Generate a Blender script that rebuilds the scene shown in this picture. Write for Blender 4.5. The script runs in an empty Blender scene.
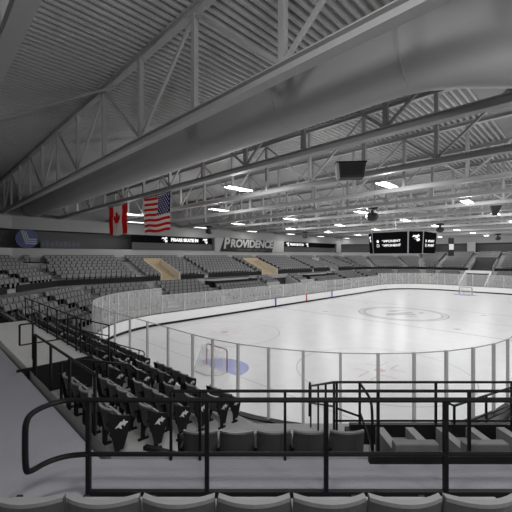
import bpy, bmesh, math, random
import numpy as np
from mathutils import Vector, Matrix
random.seed(7)
SC = bpy.context.scene
COL = SC.collection
PI = math.pi

# ------------------------------------------------------------------ camera, world, exposure
CAM = Vector((-37.9, -15.15, 6.33))
cd = bpy.data.cameras.new('camera'); cd.sensor_width = 36; cd.lens = 36 * 340 / 512
cd.clip_start = 0.05; cd.clip_end = 400
co = bpy.data.objects.new('camera', cd); COL.objects.link(co)
co.location = CAM; co.rotation_euler = (PI / 2, 0, -PI / 4)
SC.camera = co
SC.view_settings.view_transform = 'Standard'; SC.view_settings.look = 'None'
SC.view_settings.gamma = 1; SC.view_settings.use_curve_mapping = False
SC.view_settings.exposure = 0.0
w = bpy.data.worlds.new('world'); SC.world = w; w.use_nodes = True
w.node_tree.nodes['Background'].inputs[0].default_value = (0.8, 0.85, 1, 1)
w.node_tree.nodes['Background'].inputs[1].default_value = 0.02
SC.cycles.use_denoising = True
SC.cycles.max_bounces = 8; SC.cycles.diffuse_bounces = 4; SC.cycles.transparent_max_bounces = 32
SC.cycles.sample_clamp_indirect = 4
LAMP_W = 142          # watts of each ceiling fixture

LX, LY, RR = 30.48, 12.95, 8.53
TAN = math.tan(PI / 8)
Q = math.sqrt(.5)
ZA = 3.5              # walkway level
def st(s, t, z):      # depth / lateral position from the corner walkway frame -> world
    return Vector((CAM.x + (s + t) * Q, CAM.y + (s - t) * Q, z))

# ------------------------------------------------------------------ materials
def mat(name, col, rough=0.6, metal=0.0, noise=0.0, scale=4.0, bump=0.0, spec=0.5, emit=0.0):
    m = bpy.data.materials.new(name); m.use_nodes = True
    nt = m.node_tree; b = nt.nodes['Principled BSDF']
    c = (col[0], col[1], col[2], 1)
    b.inputs['Base Color'].default_value = c
    b.inputs['Roughness'].default_value = rough; b.inputs['Metallic'].default_value = metal
    b.inputs['Specular IOR Level'].default_value = spec
    if noise or bump:
        tc = nt.nodes.new('ShaderNodeTexCoord'); n = nt.nodes.new('ShaderNodeTexNoise')
        n.inputs['Scale'].default_value = scale; n.inputs['Detail'].default_value = 5
        nt.links.new(tc.outputs['Object'], n.inputs['Vector'])
        if noise:
            r = nt.nodes.new('ShaderNodeValToRGB')
            r.color_ramp.elements[0].position = .3; r.color_ramp.elements[1].position = .7
            r.color_ramp.elements[0].color = tuple(x * (1 - noise) for x in col) + (1,)
            r.color_ramp.elements[1].color = tuple(min(1, x * (1 + noise)) for x in col) + (1,)
            nt.links.new(n.outputs['Fac'], r.inputs['Fac']); nt.links.new(r.outputs['Color'], b.inputs['Base Color'])
        if bump:
            bp = nt.nodes.new('ShaderNodeBump'); bp.inputs['Strength'].default_value = bump; bp.inputs['Distance'].default_value = .01
            nt.links.new(n.outputs['Fac'], bp.inputs['Height']); nt.links.new(bp.outputs['Normal'], b.inputs['Normal'])
    if emit:
        b.inputs['Emission Color'].default_value = c; b.inputs['Emission Strength'].default_value = emit
    return m
def glass_mat(name, haze, gloss, tint=(.93, .94, .95)):
    m = bpy.data.materials.new(name); m.use_nodes = True
    nt = m.node_tree; nt.nodes.remove(nt.nodes['Principled BSDF']); out = nt.nodes['Material Output']
    tr = nt.nodes.new('ShaderNodeBsdfTransparent'); tr.inputs[0].default_value = tint + (1,)
    df = nt.nodes.new('ShaderNodeBsdfDiffuse'); df.inputs[0].default_value = (.8, .8, .8, 1)
    gl = nt.nodes.new('ShaderNodeBsdfGlossy'); gl.inputs['Roughness'].default_value = .05
    m1 = nt.nodes.new('ShaderNodeMixShader'); m1.inputs[0].default_value = haze
    m2 = nt.nodes.new('ShaderNodeMixShader'); m2.inputs[0].default_value = gloss
    nt.links.new(tr.outputs[0], m1.inputs[1]); nt.links.new(df.outputs[0], m1.inputs[2])
    nt.links.new(m1.outputs[0], m2.inputs[1]); nt.links.new(gl.outputs[0], m2.inputs[2])
    nt.links.new(m2.outputs[0], out.inputs['Surface'])
    return m
M = dict(
    ice=mat('ice', (.78, .78, .79), .32, noise=.035, scale=.9, spec=.2),
    board=mat('board_white', (.92, .92, .92), .4),
    black=mat('black_paint', (.005, .005, .006), .55, spec=.25),
    rail=mat('black_rail', (.004, .004, .005), .5, spec=.2),
    blackm=mat('black_matte', (.010, .010, .011), .85, spec=.2),
    floor=mat('walkway_floor', (.215, .215, .238), .75, noise=.05, scale=30),
    conc=mat('concrete', (.34, .34, .34), .85, noise=.06, scale=6),
    platf=mat('light_concrete', (.45, .45, .44), .85, noise=.05, scale=6),
    steel=mat('steel_paint', (.34, .34, .342), .6),
    deck=mat('deck_paint', (.39, .39, .39), .7),
    wall=mat('wall_paint', (.22, .22, .22), .8),
    ledge=mat('ledge_paint', (.30, .30, .30), .7),
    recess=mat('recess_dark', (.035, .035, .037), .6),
    duct=mat('duct_fabric', (.37, .37, .375), .7),
    seatb=mat('seat_back', (.055, .055, .058), .5, noise=.1, scale=3),
    seatp=mat('seat_pan', (.17, .17, .175), .5, noise=.1, scale=3),
    seatf=mat('seat_shell_far', (.14, .14, .143), .55),
    seatedge=mat('seat_rim_lit', (.16, .16, .165), .4),  # paler than the back: light caught on the top edge, put into colour
    emb=mat('emblem_white', (.5, .5, .5), .5),
    white=mat('white_paint', (.75, .75, .75), .5),
    post=mat('glass_post', (.55, .55, .54), .6),
    red=mat('red_paint', (.50, .02, .02), .5),
    redp=mat('red_post', (.30, .05, .05), .5),
    blue=mat('blue_paint', (.01, .04, .48), .5),
    iceblue=mat('ice_blue_line', (.42, .42, .60), .35),
    icered=mat('ice_red', (.64, .46, .46), .35),
    iceline=mat('ice_grey_line', (.50, .50, .51), .35),
    icelogo=mat('ice_logo_grey', (.36, .36, .36), .35),
    crease=mat('crease_blue', (.28, .30, .58), .35),
    cream=mat('cream_wall', (.52, .47, .38), .7),
    creamd=mat('tan_wall', (.42, .34, .22), .7),
    screen=mat('screen_black', (.005, .005, .006), .9, spec=.0),
    led=mat('led_white', (.7, .7, .7), .5, emit=.8),
    tube=mat('tube_light', (1, 1, 1), .5, emit=2.5),
    fixture=mat('fixture_housing', (.25, .25, .25), .5),
    flagred=mat('flag_red', (.75, .015, .015), .8, spec=.1), flagwhite=mat('flag_white', (.92, .86, .80), .8, spec=.1),
    flagblue=mat('flag_blue', (.012, .018, .17), .8, spec=.1), flaghem=mat('flag_hem', (.03, .02, .02), .8),
    logoblue=mat('logo_blue', (.035, .045, .13), .6), logogrey=mat('logo_grey', (.25, .26, .28), .6),
    letter=mat('sign_letter', (.33, .33, .33), .6), signdark=mat('sign_dark', (.02, .02, .02), .7, spec=.2),
    lounge=mat('lounge_vinyl', (.11, .11, .11), .6), loungetop=mat('lounge_top', (.17, .17, .17), .6),
    speaker=mat('speaker_black', (.012, .012, .012), .6), grille=mat('speaker_grille', (.006, .006, .006), .7),
    pane=glass_mat('rink_glass', .006, .015, (.985,.987,.99)), panef=glass_mat('rink_glass_hazed', .24, .02, (.97,.975,.98)),  # panef: diffuse haze mixed in to lighten the seats behind the far panes
    net=glass_mat('net_mesh', .30, 0, (1, 1, 1)),
)

# ------------------------------------------------------------------ mesh builder
class MB:
    def __init__(s): s.v = []; s.f = []; s.m = []; s.cur = 0
    def quad(s, a, b, c, d):
        n = len(s.v); s.v += [tuple(a), tuple(b), tuple(c), tuple(d)]; s.f.append((n, n+1, n+2, n+3)); s.m.append(s.cur); return s
    def poly(s, pts):
        n = len(s.v); s.v += [tuple(p) for p in pts]; s.f.append(tuple(range(n, n+len(pts)))); s.m.append(s.cur); return s
    def hexa(s, p):   # 8 points: bottom loop 0-3, top loop 4-7
        n = len(s.v); s.v += [tuple(x) for x in p]
        for f in ((3,2,1,0),(4,5,6,7),(0,1,5,4),(1,2,6,5),(2,3,7,6),(3,0,4,7)):
            s.f.append(tuple(n+i for i in f)); s.m.append(s.cur)
        return s
    def box(s, x0, x1, y0, y1, z0, z1):
        return s.hexa([(x0,y0,z0),(x1,y0,z0),(x1,y1,z0),(x0,y1,z0),(x0,y0,z1),(x1,y0,z1),(x1,y1,z1),(x0,y1,z1)])
    def beam(s, a, b, w, h, up=(0,0,1)):     # box from a to b, w sideways, h along up
        a = Vector(a); b = Vector(b); d = (b-a).normalized(); u = Vector(up)
        if abs(d.dot(u)) > .98: u = Vector((1,0,0)) if abs(d.x) < .9 else Vector((0,1,0))
        r = d.cross(u).normalized()*w/2; u = r.cross(d).normalized()*h/2
        return s.hexa([a-r-u,a+r-u,b+r-u,b-r-u,a-r+u,a+r+u,b+r+u,b-r+u])
    def prism(s, pts, off):                  # polygon extruded by off
        off = Vector(off); n = len(s.v); k = len(pts)
        s.v += [tuple(p) for p in pts] + [tuple(Vector(p)+off) for p in pts]
        s.f.append(tuple(n+i for i in range(k))[::-1]); s.f.append(tuple(n+k+i for i in range(k))); s.m += [s.cur]*2
        for i in range(k):
            j = (i+1) % k; s.f.append((n+i, n+j, n+k+j, n+k+i)); s.m.append(s.cur)
        return s
    def tube(s, pts, r, seg=8, closed=False):
        pts = [Vector(p) for p in pts]; k = len(pts); n0 = len(s.v); u = None
        for i, p in enumerate(pts):
            if closed: d = pts[(i+1) % k]-pts[i-1]
            else: d = pts[min(i+1, k-1)]-pts[max(i-1, 0)]
            d.normalize()
            if u is None:
                u = Vector((0,0,1)) if abs(d.z) < .9 else Vector((1,0,0))
            u = (u-d*u.dot(d)).normalized(); wv = d.cross(u)
            for j in range(seg):
                a = 2*PI*j/seg; s.v.append(tuple(p+(u*math.cos(a)+wv*math.sin(a))*r))
        for i in range(k if closed else k-1):
            for j in range(seg):
                a = n0+i*seg+j; b = n0+i*seg+(j+1) % seg; i2 = (i+1) % k
                c = n0+i2*seg+(j+1) % seg; d = n0+i2*seg+j
                s.f.append((a,b,c,d)); s.m.append(s.cur)
        if not closed:
            s.f.append(tuple(n0+j for j in range(seg))[::-1]); s.f.append(tuple(n0+(k-1)*seg+j for j in range(seg))); s.m += [s.cur]*2
        return s
    def lathe(s, c, prof, seg=16, axis='z'):   # prof: (r, h)
        c = Vector(c); n0 = len(s.v)
        for r, h in prof:
            for j in range(seg):
                a = 2*PI*j/seg; s.v.append(tuple(c+Vector((r*math.cos(a), r*math.sin(a), h))))
        for i in range(len(prof)-1):
            for j in range(seg):
                s.f.append((n0+i*seg+j, n0+i*seg+(j+1) % seg, n0+(i+1)*seg+(j+1) % seg, n0+(i+1)*seg+j)); s.m.append(s.cur)
        s.f.append(tuple(n0+j for j in range(seg))[::-1]); s.f.append(tuple(n0+(len(prof)-1)*seg+j for j in range(seg))); s.m += [s.cur]*2
        return s
    def mesh(s, name, mats, smooth=False):
        me = bpy.data.meshes.new(name); me.from_pydata(s.v, [], s.f)
        for m in (mats if isinstance(mats, (list, tuple)) else [mats]): me.materials.append(m)
        me.polygons.foreach_set('material_index', s.m)
        if smooth: me.polygons.foreach_set('use_smooth', [True]*len(s.f))
        me.update(); return me
    def build(s, name, mats, parent=None, smooth=False, loc=None):
        o = bpy.data.objects.new(name, s.mesh(name, mats, smooth)); COL.objects.link(o)
        if parent: o.parent = parent
        if loc is not None: o.location = loc
        return o
def tag(o, label=None, cat=None, group=None, kind=None):
    if label: o['label'] = label
    if cat: o['category'] = cat
    if group: o['group'] = group
    if kind: o['kind'] = kind
    return o
def empty(name, loc=(0,0,0), rz=0, label=None, cat=None, group=None, kind=None):
    o = bpy.data.objects.new(name, None); COL.objects.link(o); o.location = loc; o.rotation_euler = (0,0,rz); o.empty_display_size = .2
    return tag(o, label, cat, group, kind)
def copy_tree(o, parent=None):
    c = o.copy(); COL.objects.link(c)
    if parent: c.parent = parent
    for ch in list(o.children): copy_tree(ch, c)
    return c
ORD = ['zeroth','first','second','third','fourth','fifth','sixth','seventh','eighth','ninth','tenth','eleventh','twelfth','thirteenth',
       'fourteenth','fifteenth','sixteenth','seventeenth','eighteenth','nineteenth','twentieth']
def ordn(n):
    if n <= 20: return ORD[n]
    t = ['twenty','thirty','forty','fifty','sixty','seventy','eighty','ninety'][n//10-2]
    return {20:'twentieth',30:'thirtieth',40:'fortieth',50:'fiftieth',60:'sixtieth'}.get(n, t+'-'+ORD[n % 10])
def text_obj(name, body, size, m, parent, mtx, extrude=.01, shear=0.0, bold=0.0, align='CENTER', xs=1.0):
    c = bpy.data.curves.new(name, 'FONT'); c.body = body; c.size = size; c.extrude = extrude; c.shear = shear; c.offset = bold
    c.align_x = align; c.align_y = 'CENTER'; c.materials.append(m)
    t_ = bpy.data.objects.new('text_source', c); me = bpy.data.meshes.new_from_object(t_); bpy.data.objects.remove(t_); me.name = name
    o = bpy.data.objects.new(name, me); COL.objects.link(o); o.parent = parent
    o.matrix_local = mtx @ Matrix.Diagonal((xs, 1, 1, 1))
    return o
def face_matrix(origin, right, up):
    r = Vector(right).normalized(); u = Vector(up).normalized(); n = r.cross(u)
    m = Matrix.Identity(4)
    for i in range(3): m[i][0] = r[i]; m[i][1] = u[i]; m[i][2] = n[i]; m[i][3] = origin[i]
    return m

# ------------------------------------------------------------------ bowl frame: eight sides
SIDES = {
 'far':   (Vector((0,1,0)),  Vector((0,0,0)),              LY, LX-RR),
 'farR':  (Vector((Q,Q,0)),  Vector((LX-RR,LY-RR,0)),      RR, 0),
 'end':   (Vector((1,0,0)),  Vector((0,0,0)),              LX, LY-RR),
 'nearR': (Vector((Q,-Q,0)), Vector((LX-RR,-LY+RR,0)),     RR, 0),
 'near':  (Vector((0,-1,0)), Vector((0,0,0)),              LY, LX-RR),
 'nearL': (Vector((-Q,-Q,0)),Vector((-LX+RR,-LY+RR,0)),    RR, 0),
 'home':  (Vector((-1,0,0)), Vector((0,0,0)),              LX, LY-RR),
 'farL':  (Vector((-Q,Q,0)), Vector((-LX+RR,LY-RR,0)),     RR, 0),
}
def sp(side, o, a, z):      # side, offset outwards, position along, height
    n, c, D, A = SIDES[side]; tau = Vector((-n.y, n.x, 0))
    p = c + n*(D+o) + tau*a; return Vector((p.x, p.y, z))
def half(side, o): return SIDES[side][3] + (RR+o)*TAN
def rowo(i): return 4.98-.83*i
def rowz(i): return 2.85-.28*i
def upo(j): return 7.9+.85*j
def upz(j): return 3.8+.30*j

def strip(mb, side, o1, z1, o2, z2, cuts=()):
    segs = [(-9e9, 9e9)]
    for c0, c1 in cuts:
        ns = []
        for a, b in segs:
            if c1 <= a or c0 >= b: ns.append((a, b)); continue
            if a < c0: ns.append((a, c0))
            if c1 < b: ns.append((c1, b))
        segs = ns
    for a, b in segs:
        h1 = half(side, o1); h2 = half(side, o2)
        a1 = max(a, -h1); a2 = max(a, -h2); b1 = min(b, h1); b2 = min(b, h2)
        mb.quad(sp(side,o1,a1,z1), sp(side,o2,a2,z2), sp(side,o2,b2,z2), sp(side,o1,b1,z1))
# portals (vomitories) in the upper stand; along-side coordinate a (for 'far', a = -x)
PORT = {'far': [(-2.4, .9+.1), (15.6, 18.0), (-20.2, -17.4)], 'end': [(-1.6, 2.2)]}
PORT['far'] = [(-2.4, 1.0), (15.4, 17.8), (-20.2, -17.6)]
ZAM = {'end': [(-1.7, 2.3)], 'far': [(-2.2, 2.2)]}
NUP = {'end': 10, 'farR': 8}
conc = MB(); aisle = MB()
for sd in SIDES:
    zc = ZAM.get(sd, []); pc = PORT.get(sd, [])
    strip(conc, sd, .12, 0.85, .55, 0.85, zc)
    strip(conc, sd, .55, 0.85, .55, rowz(5), zc)
    for i in range(5, -1, -1):
        o = rowo(i)
        strip(conc, sd, o-.4, rowz(i), o+.45, rowz(i), zc)
        strip(conc, sd, o+.45, rowz(i), o+.45, rowz(i-1) if i else ZA, zc)
    strip(aisle, sd, 5.6, ZA, 7.5, ZA)
    nup = NUP.get(sd, 7)
    strip(conc, sd, 7.5, ZA, 7.5, upz(0), pc)
    for j in range(nup):
        o = upo(j); e = o+.45
        pcj = pc if j < 5 else []
        strip(conc, sd, o-.4, upz(j), e, upz(j), pcj)
        strip(conc, sd, e, upz(j), e, upz(j+1) if j < nup-1 else upz(j)+.1, pcj)
    WO = upo(nup-1)+.45
tag(conc.build('floor_stands', M['conc']), kind='structure')
tag(aisle.build('floor_walkway', M['floor']), kind='structure')
tag(MB().box(-60, 60, -45, 45, -.35, -.02).build('floor_slab', M['conc']), kind='structure')

# ------------------------------------------------------------------ shell: walls and ceiling
ZC = 13.69            # underside of the deck
TOP = {sd: upo(NUP.get(sd, 7)-1)+.45 for sd in SIDES}
def panel_wall(mb, side, o, z0, z1, cuts=(), th=.25):
    h = half(side, o) if TOP.get(side) == o else half(side, o)
    strip(mb, side, o, z0, o, z1, cuts)
NAMES = {'far':'wall_far','farR':'wall_far_corner','end':'wall_end','nearR':'wall_near_corner','near':'wall_near','nearL':'wall_camera_corner','home':'wall_home','farL':'wall_left_corner'}
for sd in SIDES:
    o = 13.45 if sd != 'end' else 16.0
    mb = MB()
    zl = 6.15 if sd not in ('end',) else 6.9
    # lower ledge band, then dark recess, then upper wall
    cuts = [(-10.9, 5.4)] if sd == 'far' else ()
    strip(mb, sd, o, upz(0)-1, o, 7.12)
    strip(mb, sd, o, 7.12, o+.6, 7.12)
    strip(mb, sd, o, 9.06, o, ZC+.3)
    strip(mb, sd, o, 9.06, o+1.4, 9.06)
    wl = mb.build(NAMES[sd], M['wall']); tag(wl, kind='structure')
    lb = MB(); strip(lb, sd, o-.06, zl, o-.06, 7.14); strip(lb, sd, o-.06, 7.14, o+.3, 7.14)
    tag(lb.build('trim_ledge_'+sd.lower(), M['ledge']), kind='structure')
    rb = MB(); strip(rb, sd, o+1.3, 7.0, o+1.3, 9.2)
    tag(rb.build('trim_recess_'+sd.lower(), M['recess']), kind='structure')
# side returns joining the deeper end wall
mb = MB()
for sgn in (-1, 1):
    a = sp('farR' if sgn > 0 else 'nearR', 13.45, -sgn*half('farR', 13.45)*1, 0)
    b = sp('end', 16.0, sgn*half('end', 16.0), 0)
    mb.quad((a.x,a.y,3.5),(b.x,b.y,3.5),(b.x,b.y,ZC+.3),(a.x,a.y,ZC+.3))
tag(mb.build('wall_return', M['wall']), kind='structure')
# light wall piece carrying the team name, between the two recessed boxes
mb = MB(); mb.hexa([(-5.4,LY+13.3,7.0),(10.9,LY+13.3,7.0),(10.9,LY+14.9,7.0),(-5.4,LY+14.9,7.0),(-5.4,LY+13.3,9.15),(10.9,LY+13.3,9.15),(10.9,LY+14.9,9.15),(-5.4,LY+14.9,9.15)])
tag(mb.build('wall_sign_pier', M['ledge']), kind='structure')
mb = MB(); mb.box(29.0, 31.0, LY+13.2, LY+14.9, 7.0, 9.2); tag(mb.build('pillar_far', M['wall']), kind='structure')
mb = MB(); p = sp('end', 15.8, 0, 0)
mb.box(LX+15.72, LX+16.0, 3.0, 4.5, 6.9, 9.3); tag(mb.build('pillar_end', M['ledge']), kind='structure')
# roof deck: flutes run along x
mb = MB(); y = -11.2; pit = .30
while y < 27.9:
    y0, y1, y2, y3, y4 = y, y+.09, y+.13, y+.26, y+.30
    x0, x1 = -46, 48; zt = ZC+.17
    mb.quad((x0,y0,ZC),(x1,y0,ZC),(x1,y1,ZC),(x0,y1,ZC)); mb.quad((x0,y1,ZC),(x1,y1,ZC),(x1,y2,zt),(x0,y2,zt))
    mb.quad((x0,y2,zt),(x1,y2,zt),(x1,y3,zt),(x0,y3,zt)); mb.quad((x0,y3,zt),(x1,y3,zt),(x1,y4,ZC),(x0,y4,ZC))
    y += pit
tag(mb.build('ceiling', M['deck']), kind='structure')
mb = MB()        # smooth sloped soffit over the side stand
mb.quad((-46,-11.2,ZC),(48,-11.2,ZC),(48,-28,12.2),(-46,-28,12.2)); mb.quad((-46,-11.25,ZC-.02),(48,-11.25,ZC-.02),(48,-11.2,ZC+.2),(-46,-11.2,ZC+.2))
tag(mb.build('ceiling_soffit', M['wall']), kind='structure')

# ------------------------------------------------------------------ ice sheet with its painted lines
def rink_outline(off=0.0, n=14):
    pts = []
    for cx, cy, a0 in ((LX-RR, LY-RR, 0), (-LX+RR, LY-RR, PI/2), (-LX+RR, -LY+RR, PI), (LX-RR, -LY+RR, 1.5*PI)):
        for i in range(n+1):
            a = a0+PI/2*i/n; pts.append(((cx+(RR+off)*math.cos(a)), (cy+(RR+off)*math.sin(a))))
    return pts
ice = MB().prism([(x, y, -.05) for x, y in rink_outline(.02)], (0,0,.05)).build('ice_sheet', M['ice'])
tag(ice, kind='structure')
def ring(mb, c, r0, r1, z, n=72):
    for i in range(n):
        a, b = 2*PI*i/n, 2*PI*(i+1)/n
        mb.quad((c[0]+r0*math.cos(a),c[1]+r0*math.sin(a),z),(c[0]+r1*math.cos(a),c[1]+r1*math.sin(a),z),
                (c[0]+r1*math.cos(b),c[1]+r1*math.sin(b),z),(c[0]+r0*math.cos(b),c[1]+r0*math.sin(b),z))
def disc(mb, c, r, z, n=28): mb.poly([(c[0]+r*math.cos(2*PI*i/n), c[1]+r*math.sin(2*PI*i/n), z) for i in range(n)])
for x in (-6.35, 6.35):
    MB().quad((x-.09,-LY,.004),(x+.09,-LY,.004),(x+.09,LY,.004),(x-.09,LY,.004)).build('blue_line', M['iceblue'], ice)
mb = MB().quad((-.06,-LY,.004),(.06,-LY,.004),(.06,-4.7,.004),(-.06,-4.7,.004)).quad((-.06,4.7,.004),(.06,4.7,.004),(.06,LY,.004),(-.06,LY,.004))
mb.build('centre_line', M['iceline'], ice)
GX = 25.9
for x in (-GX, GX):
    h = LY-RR+math.sqrt(RR**2-(GX-(LX-RR))**2)
    MB().quad((x-.03,-h,.004),(x+.03,-h,.004),(x+.03,h,.004),(x-.03,h,.004)).build('goal_line', M['iceline'], ice)
    s = 1 if x < 0 else -1
    pts = [(x, -1.83+.01, .006)]+[(x+s*1.83*math.cos(a), 1.83*math.sin(a), .006) for a in [(-PI/2+PI*i/20) for i in range(21)]]
    if s < 0: pts = pts[::-1]
    MB().poly(pts).build('goal_crease', M['crease'], ice)
DX, DY, ND = 19.75, 6.69, 4.85
for x in (-DX, DX):
    for y in (-DY, DY):
        mb = MB(); ring(mb, (x, y), 4.54, 4.60, .004)
        c = mb.build('faceoff_circle', M['iceline'], ice)
        mb = MB(); disc(mb, (x, y), .30, .006)
        for sx in (-1, 1):
            for sy in (-1, 1):
                mb.quad(*[(x+sx*a, y+sy*b, .006) for a, b in ((.6,.3),(1.75,.3),(1.75,.36),(.6,.36))][::(1 if sx*sy > 0 else -1)])
                mb.quad(*[(x+sx*a, y+sy*b, .006) for a, b in ((.6,.3),(.66,.3),(.66,1.2),(.6,1.2))][::(1 if sx*sy > 0 else -1)])
        mb.build('faceoff_dot', M['icered'], ice)
for x in (-ND, ND):
    for y in (-DY, DY):
        mb = MB(); disc(mb, (x, y), .30, .006); mb.build('faceoff_dot', M['iceline'], ice)
mb = MB(); ring(mb, (0,0), 4.45, 4.60, .005); ring(mb, (0,0), 3.85, 4.02, .005)
mb.build('centre_circle', M['icelogo'], ice)
mb = MB(); ring(mb, (0,0), 4.02, 4.45, .0045); 
mb.build('centre_ring_band', mat('ice_band', (.60,.60,.60), .35), ice)
# abstract dark mark inside the centre circle
mb = MB()
for poly in ([(-2.6,-.6),(-1.2,.2),(-.2,1.5),(.5,1.3),(.1,.3),(1.1,.9),(1.6,.4),(.6,-.4),(-.3,-.5),(-1.2,-1.2)],
             [(.3,-1.0),(1.6,-.7),(2.5,.2),(2.2,-.9),(1.2,-1.7),(.1,-1.8)],
             [(-1.9,1.0),(-1.2,1.9),(-.7,2.0),(-1.3,1.1)], [(1.1,1.5),(2.0,1.8),(2.4,1.3),(1.8,1.1)]):
    mb.poly([(x, -y, .005) for x, y in poly][::-1])
mb.build('centre_logo', mat('ice_mark', (.47,.47,.47), .35), ice)

# ------------------------------------------------------------------ dasher boards
boards = empty('dasher_boards', label='white hockey rink boards with black kick strip around the ice', cat='rink boards')
def ring_wall(o0, o1, z0, z1):
    mb = MB(); a = rink_outline(o0); b = rink_outline(o1); n = len(a)
    for i in range(n):
        j = (i+1) % n
        mb.quad((*a[j],z0),(*a[i],z0),(*a[i],z1),(*a[j],z1)); mb.quad((*b[i],z0),(*b[j],z0),(*b[j],z1),(*b[i],z1))
        mb.quad((*a[i],z1),(*b[i],z1),(*b[j],z1),(*a[j],z1))
    return mb
ring_wall(0, .10, 0, 1.05).build('board_wall', M['board'], boards)
ring_wall(-.02, .0, 0.0, .20).build('kick_strip', M['black'], boards)
ring_wall(-.02, .24, 1.05, 1.09).build('cap_rail', M['black'], boards)
for x, m in ((-6.35, 'blue'), (0, 'red'), (6.35, 'blue')):
    MB().box(x-.12, x+.12, LY-.03, LY-.003, .2, 1.05).build('line_marker', M[m], boards)

# glass panels: walk round the outline at the middle of the boards
def arc_pts(cx, cy, a0, a1, n): return [(cx+(RR+.06)*math.cos(a0+(a1-a0)*i/n), cy+(RR+.06)*math.sin(a0+(a1-a0)*i/n)) for i in range(n+1)]
runs = [
 ('corner below the camera', arc_pts(-LX+RR, -LY+RR, 1.5*PI, PI, 12), 3.38, 'pane'),
 ('near goal end', [(-LX-.06, -LY+RR+8.84*i/5) for i in range(6)], 3.38, 'pane'),
 ('corner behind the near goal', arc_pts(-LX+RR, LY-RR, PI, PI/2, 11), 3.38, 'panef'),
 ('long far side', [(-LX+RR+43.9*i/18, LY+.06) for i in range(19)], 2.72, 'panef'),
 ('corner behind the scoreboard', arc_pts(LX-RR, LY-RR, PI/2, 0, 11), 3.1, 'panef'),
 ('distant goal end', [(LX+.06, LY-RR-8.84*i/4) for i in range(5)], 3.1, 'panef'),
 ('corner past the far net', arc_pts(LX-RR, -LY+RR, 0, -PI/2, 11)[:8], 3.1, 'panef'),
 ('side nearest the lounge boxes', [(-LX+RR+1.22*i, -LY-.06) for i in range(9)], 3.38, 'pane'),
]
for desc, pts, zt, mt_ in runs:
    for i in range(len(pts)-1):
        a, b = Vector((*pts[i], 0)), Vector((*pts[i+1], 0)); L = (b-a).length; ang = math.atan2((b-a).y, (b-a).x)
        mb = MB().box(.03, L-.03, -.007, .007, 1.09, zt)
        g = mb.build('glass_panel', M[mt_], loc=(a.x, a.y, 0)); g.rotation_euler = (0,0,ang)
        tag(g, 'clear glass panel, %s of those along the %s' % (ordn(i+1), desc), 'glass panel', 'clear glass panels above the rink boards')
        MB().box(-.04, .04, -.04, .04, 1.09, zt+.02).build('post', M['post'], g)
        MB().box(.03, L-.03, -.012, .012, zt-.02, zt+.01).build('rim', M['post'], g)

# ------------------------------------------------------------------ hockey goals
def make_goal():
    g = empty('hockey_goal')
    W, H = .915, 1.22
    MB().tube([(0,-W,0),(0,-W,H-.08),(0,-W+.08,H),(0,W-.08,H),(0,W,H-.08),(0,W,0)], .035, 8).build('red_frame', M['redp'], g)
    base = [(0,W,.03),(-.5,W+.12,.03),(-.95,W-.1,.03),(-1.15,W-.45,.03),(-1.15,-W+.45,.03),(-.95,-W+.1,.03),(-.5,-W-.12,.03),(0,-W,.03)]
    MB().tube(base, .03, 6).build('base_frame', M['white'], g)
    top = [(0,W,H),(-.2,W,H),(-.42,W-.08,H-.02),(-.5,W-.35,H-.03),(-.5,-W+.35,H-.03),(-.42,-W+.08,H-.02),(-.2,-W,H),(0,-W,H)]
    mb = MB()
    for i in range(len(base)-1): mb.quad(base[i], base[i+1], top[i+1], top[i])
    mb.poly(top); mb.build('net', M['net'], g)
    return g
g1 = make_goal(); g1.location = (-GX, 0, 0); tag(g1, 'red framed hockey goal with white net beside the blue crease, facing away', 'hockey goal', 'hockey goals')
g2 = copy_tree(g1); g2.location = (GX, 0, 0); g2.rotation_euler = (0,0,PI); tag(g2, 'tiny distant hockey goal in front of the far end boards', 'hockey goal')

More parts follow.
